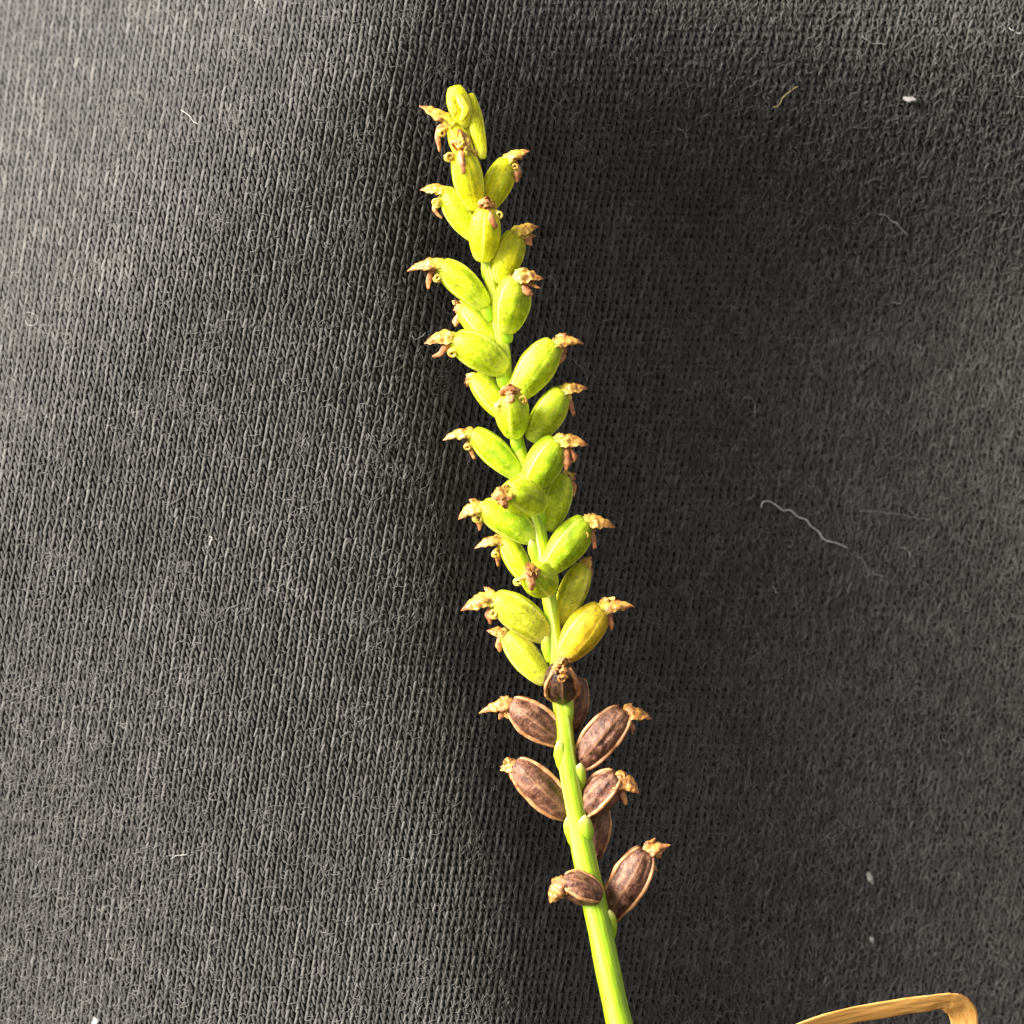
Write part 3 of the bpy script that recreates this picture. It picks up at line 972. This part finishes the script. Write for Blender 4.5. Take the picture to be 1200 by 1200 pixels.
# ------------------------------------------------------------------ lint lying on the shirt
def lint(pts, label, r=0.75, lift=4.0, mat='lint', name='lint_thread'):
    jit = np.random.default_rng(int(pts[0][0] * 7 + pts[0][1]))
    if len(pts) < 6:
        q = catmull([np.array(p, float) for p in pts], 7)
        pts = [tuple(p + jit.normal(0, 0.7, 2)) for p in q]
    P = cloth_pos(np.array([p[0] for p in pts], float), np.array([p[1] for p in pts], float), lift + jit.uniform(-1.5, 1.5, len(pts)))
    base = P[0].copy()
    n = max(8, len(pts) * 4)
    path = catmull(list(P - base), n)
    rad = [0.8 * r * PX * (0.9 + 0.3 * nz(i * 0.7, pts[0][0])) * (0.5 if i in (0, n - 1) else 1) for i in range(n)]
    v, f = tube(path, rad, 6)
    o = mesh_obj(name, v, f, M[mat], None, tuple(base))
    o['label'] = label
    o['category'] = 'lint'
    o['group'] = 'bits of lint on the shirt'
    return o

def c4(pts, ox, oy, k):
    return [(ox + x / k, oy + y / k) for x, y in pts]

lint(c4([(368,380),(375,355),(405,350),(440,370),(470,392),(505,392),(540,422),(580,437),(600,465),(635,490),(665,530),(720,545),(775,570)], 800, 500, 4),
     'longest wavy white thread, hooked at its upper end, in the dark area', 1.15, 6, 'thread')
lint(c4([(1012,568),(1040,575),(1060,590),(1065,615)], 800, 500, 4), 'short bent white fibre beyond the lower end of the longest wavy thread', 0.8)
lint(c4([(812,610),(850,630),(870,680),(940,705)], 800, 500, 4), 'zigzag pale fibre just below the longest wavy thread', 0.6)
lint(c4([(425,745),(432,770),(445,782)], 800, 500, 4), 'tiny white fibre below and left of the longest wavy thread', 0.9)
lint(c4([(300,338),(320,330),(337,318)], 800, 500, 4), 'tiny straight fibre beside the hooked end of the longest thread', 0.7)
lint(c4([(820,395),(950,400),(1050,420),(1170,435)], 800, 500, 4), 'faint long grey fibre above and right of the wavy thread', 0.6)
lint(c4([(805,425),(830,410),(885,402)], 0, 900, 4), 'small pale fibre lying across the cloth near the bottom left', 0.9)
lint(c4([(165,470),(180,450),(195,430)], 0, 900, 4), 'short slanted fibre close to the lower left edge', 0.7)
lint(c4([(885,228),(925,222),(950,250),(955,300)], 460, 280, 5), 'thin curved hair beside the upper green capsules', 0.45, 8)
lint(c4([(115,568),(145,585),(180,572),(200,548)], 460, 280, 5), 'thin hooked hair left of the upper capsules', 0.45, 5)
lint(c4([(1030,690),(1080,730),(1130,790),(1145,840)], 460, 280, 5), 'fine wavy hair right of the middle capsules', 0.4, 6)
lint([(28,368),(36,366),(44,372),(42,380),(33,381),(29,374)], 'small white ring of fibre near the left edge', 0.45)
lint([(212,128),(220,134),(228,143),(232,145)], 'bright lint streak in the upper left', 0.8)
lint([(246,628),(249,632),(247,638)], 'tiny cream speck of lint left of the spike', 1.3, 3)
lint([(905,125),(914,122),(917,113),(926,107),(935,101)], 'yellowish crinkled fibre near the top edge', 0.8, 4, 'lint_yellow')
lint([(1010,42),(1022,50),(1036,52)], 'small white curve of lint by the top edge', 0.6)
lint([(1182,32),(1190,38),(1196,38)], 'bright short fibre in the top right corner', 0.8)
lint([(795,150),(803,157),(806,163)], 'curved white fibre right of the spike tip', 0.7)
lint([(1047,355),(1056,357)], 'tiny white fleck on the right side', 1.0)
lint([(1030,250),(1045,258),(1056,268),(1064,278)], 'pale slanting tuft on the upper right', 1.1)
lint([(870,468),(878,466),(884,474),(884,486)], 'small hook of white fibre right of the middle capsules', 0.7)

def flake(x, y, w, h, label, rot=0.6):
    P = cloth_pos(np.array([x]), np.array([y]), 4.0)[0]
    v = []
    n, m = 9, 12
    for i in range(n):
        ph = math.pi * (i + 0.05) / (n - 0.9)
        for j in range(m):
            th = 2 * math.pi * j / m
            k = 1 + 0.8 * nz(math.cos(th) * 1.8 + x, math.sin(th) * 1.8, i * 0.6) + 0.9 * nz(math.cos(th) * 5 + x, math.sin(th) * 5, i * 1.3)
            a, b = math.sin(ph) * math.cos(th) * w * k, math.cos(ph) * h * k
            v.append(((a * math.cos(rot) - b * math.sin(rot)) * PX, (a * math.sin(rot) + b * math.cos(rot)) * PX, math.sin(ph) * math.sin(th) * 2.2 * k * PX))
    o = mesh_obj('lint_fleck', v, grid_faces(n, m), M['lint'], None, tuple(P))
    o['label'] = label
    o['category'] = 'lint'
    o['group'] = 'bits of lint on the shirt'
flake(1020, 1029, 4.0, 7.5, 'white fleck on the dark cloth above the dry leaf', 0.45)
flake(113, 1197, 5.0, 4.0, 'cream fleck cut by the bottom edge at the lower left')
flake(1066, 116, 8.0, 4.0, 'fluffy white fleck in the upper right', -0.3)
flake(1022, 1102, 3.5, 4.5, 'dull grey fleck between the white fleck and the dry leaf', 0.4)
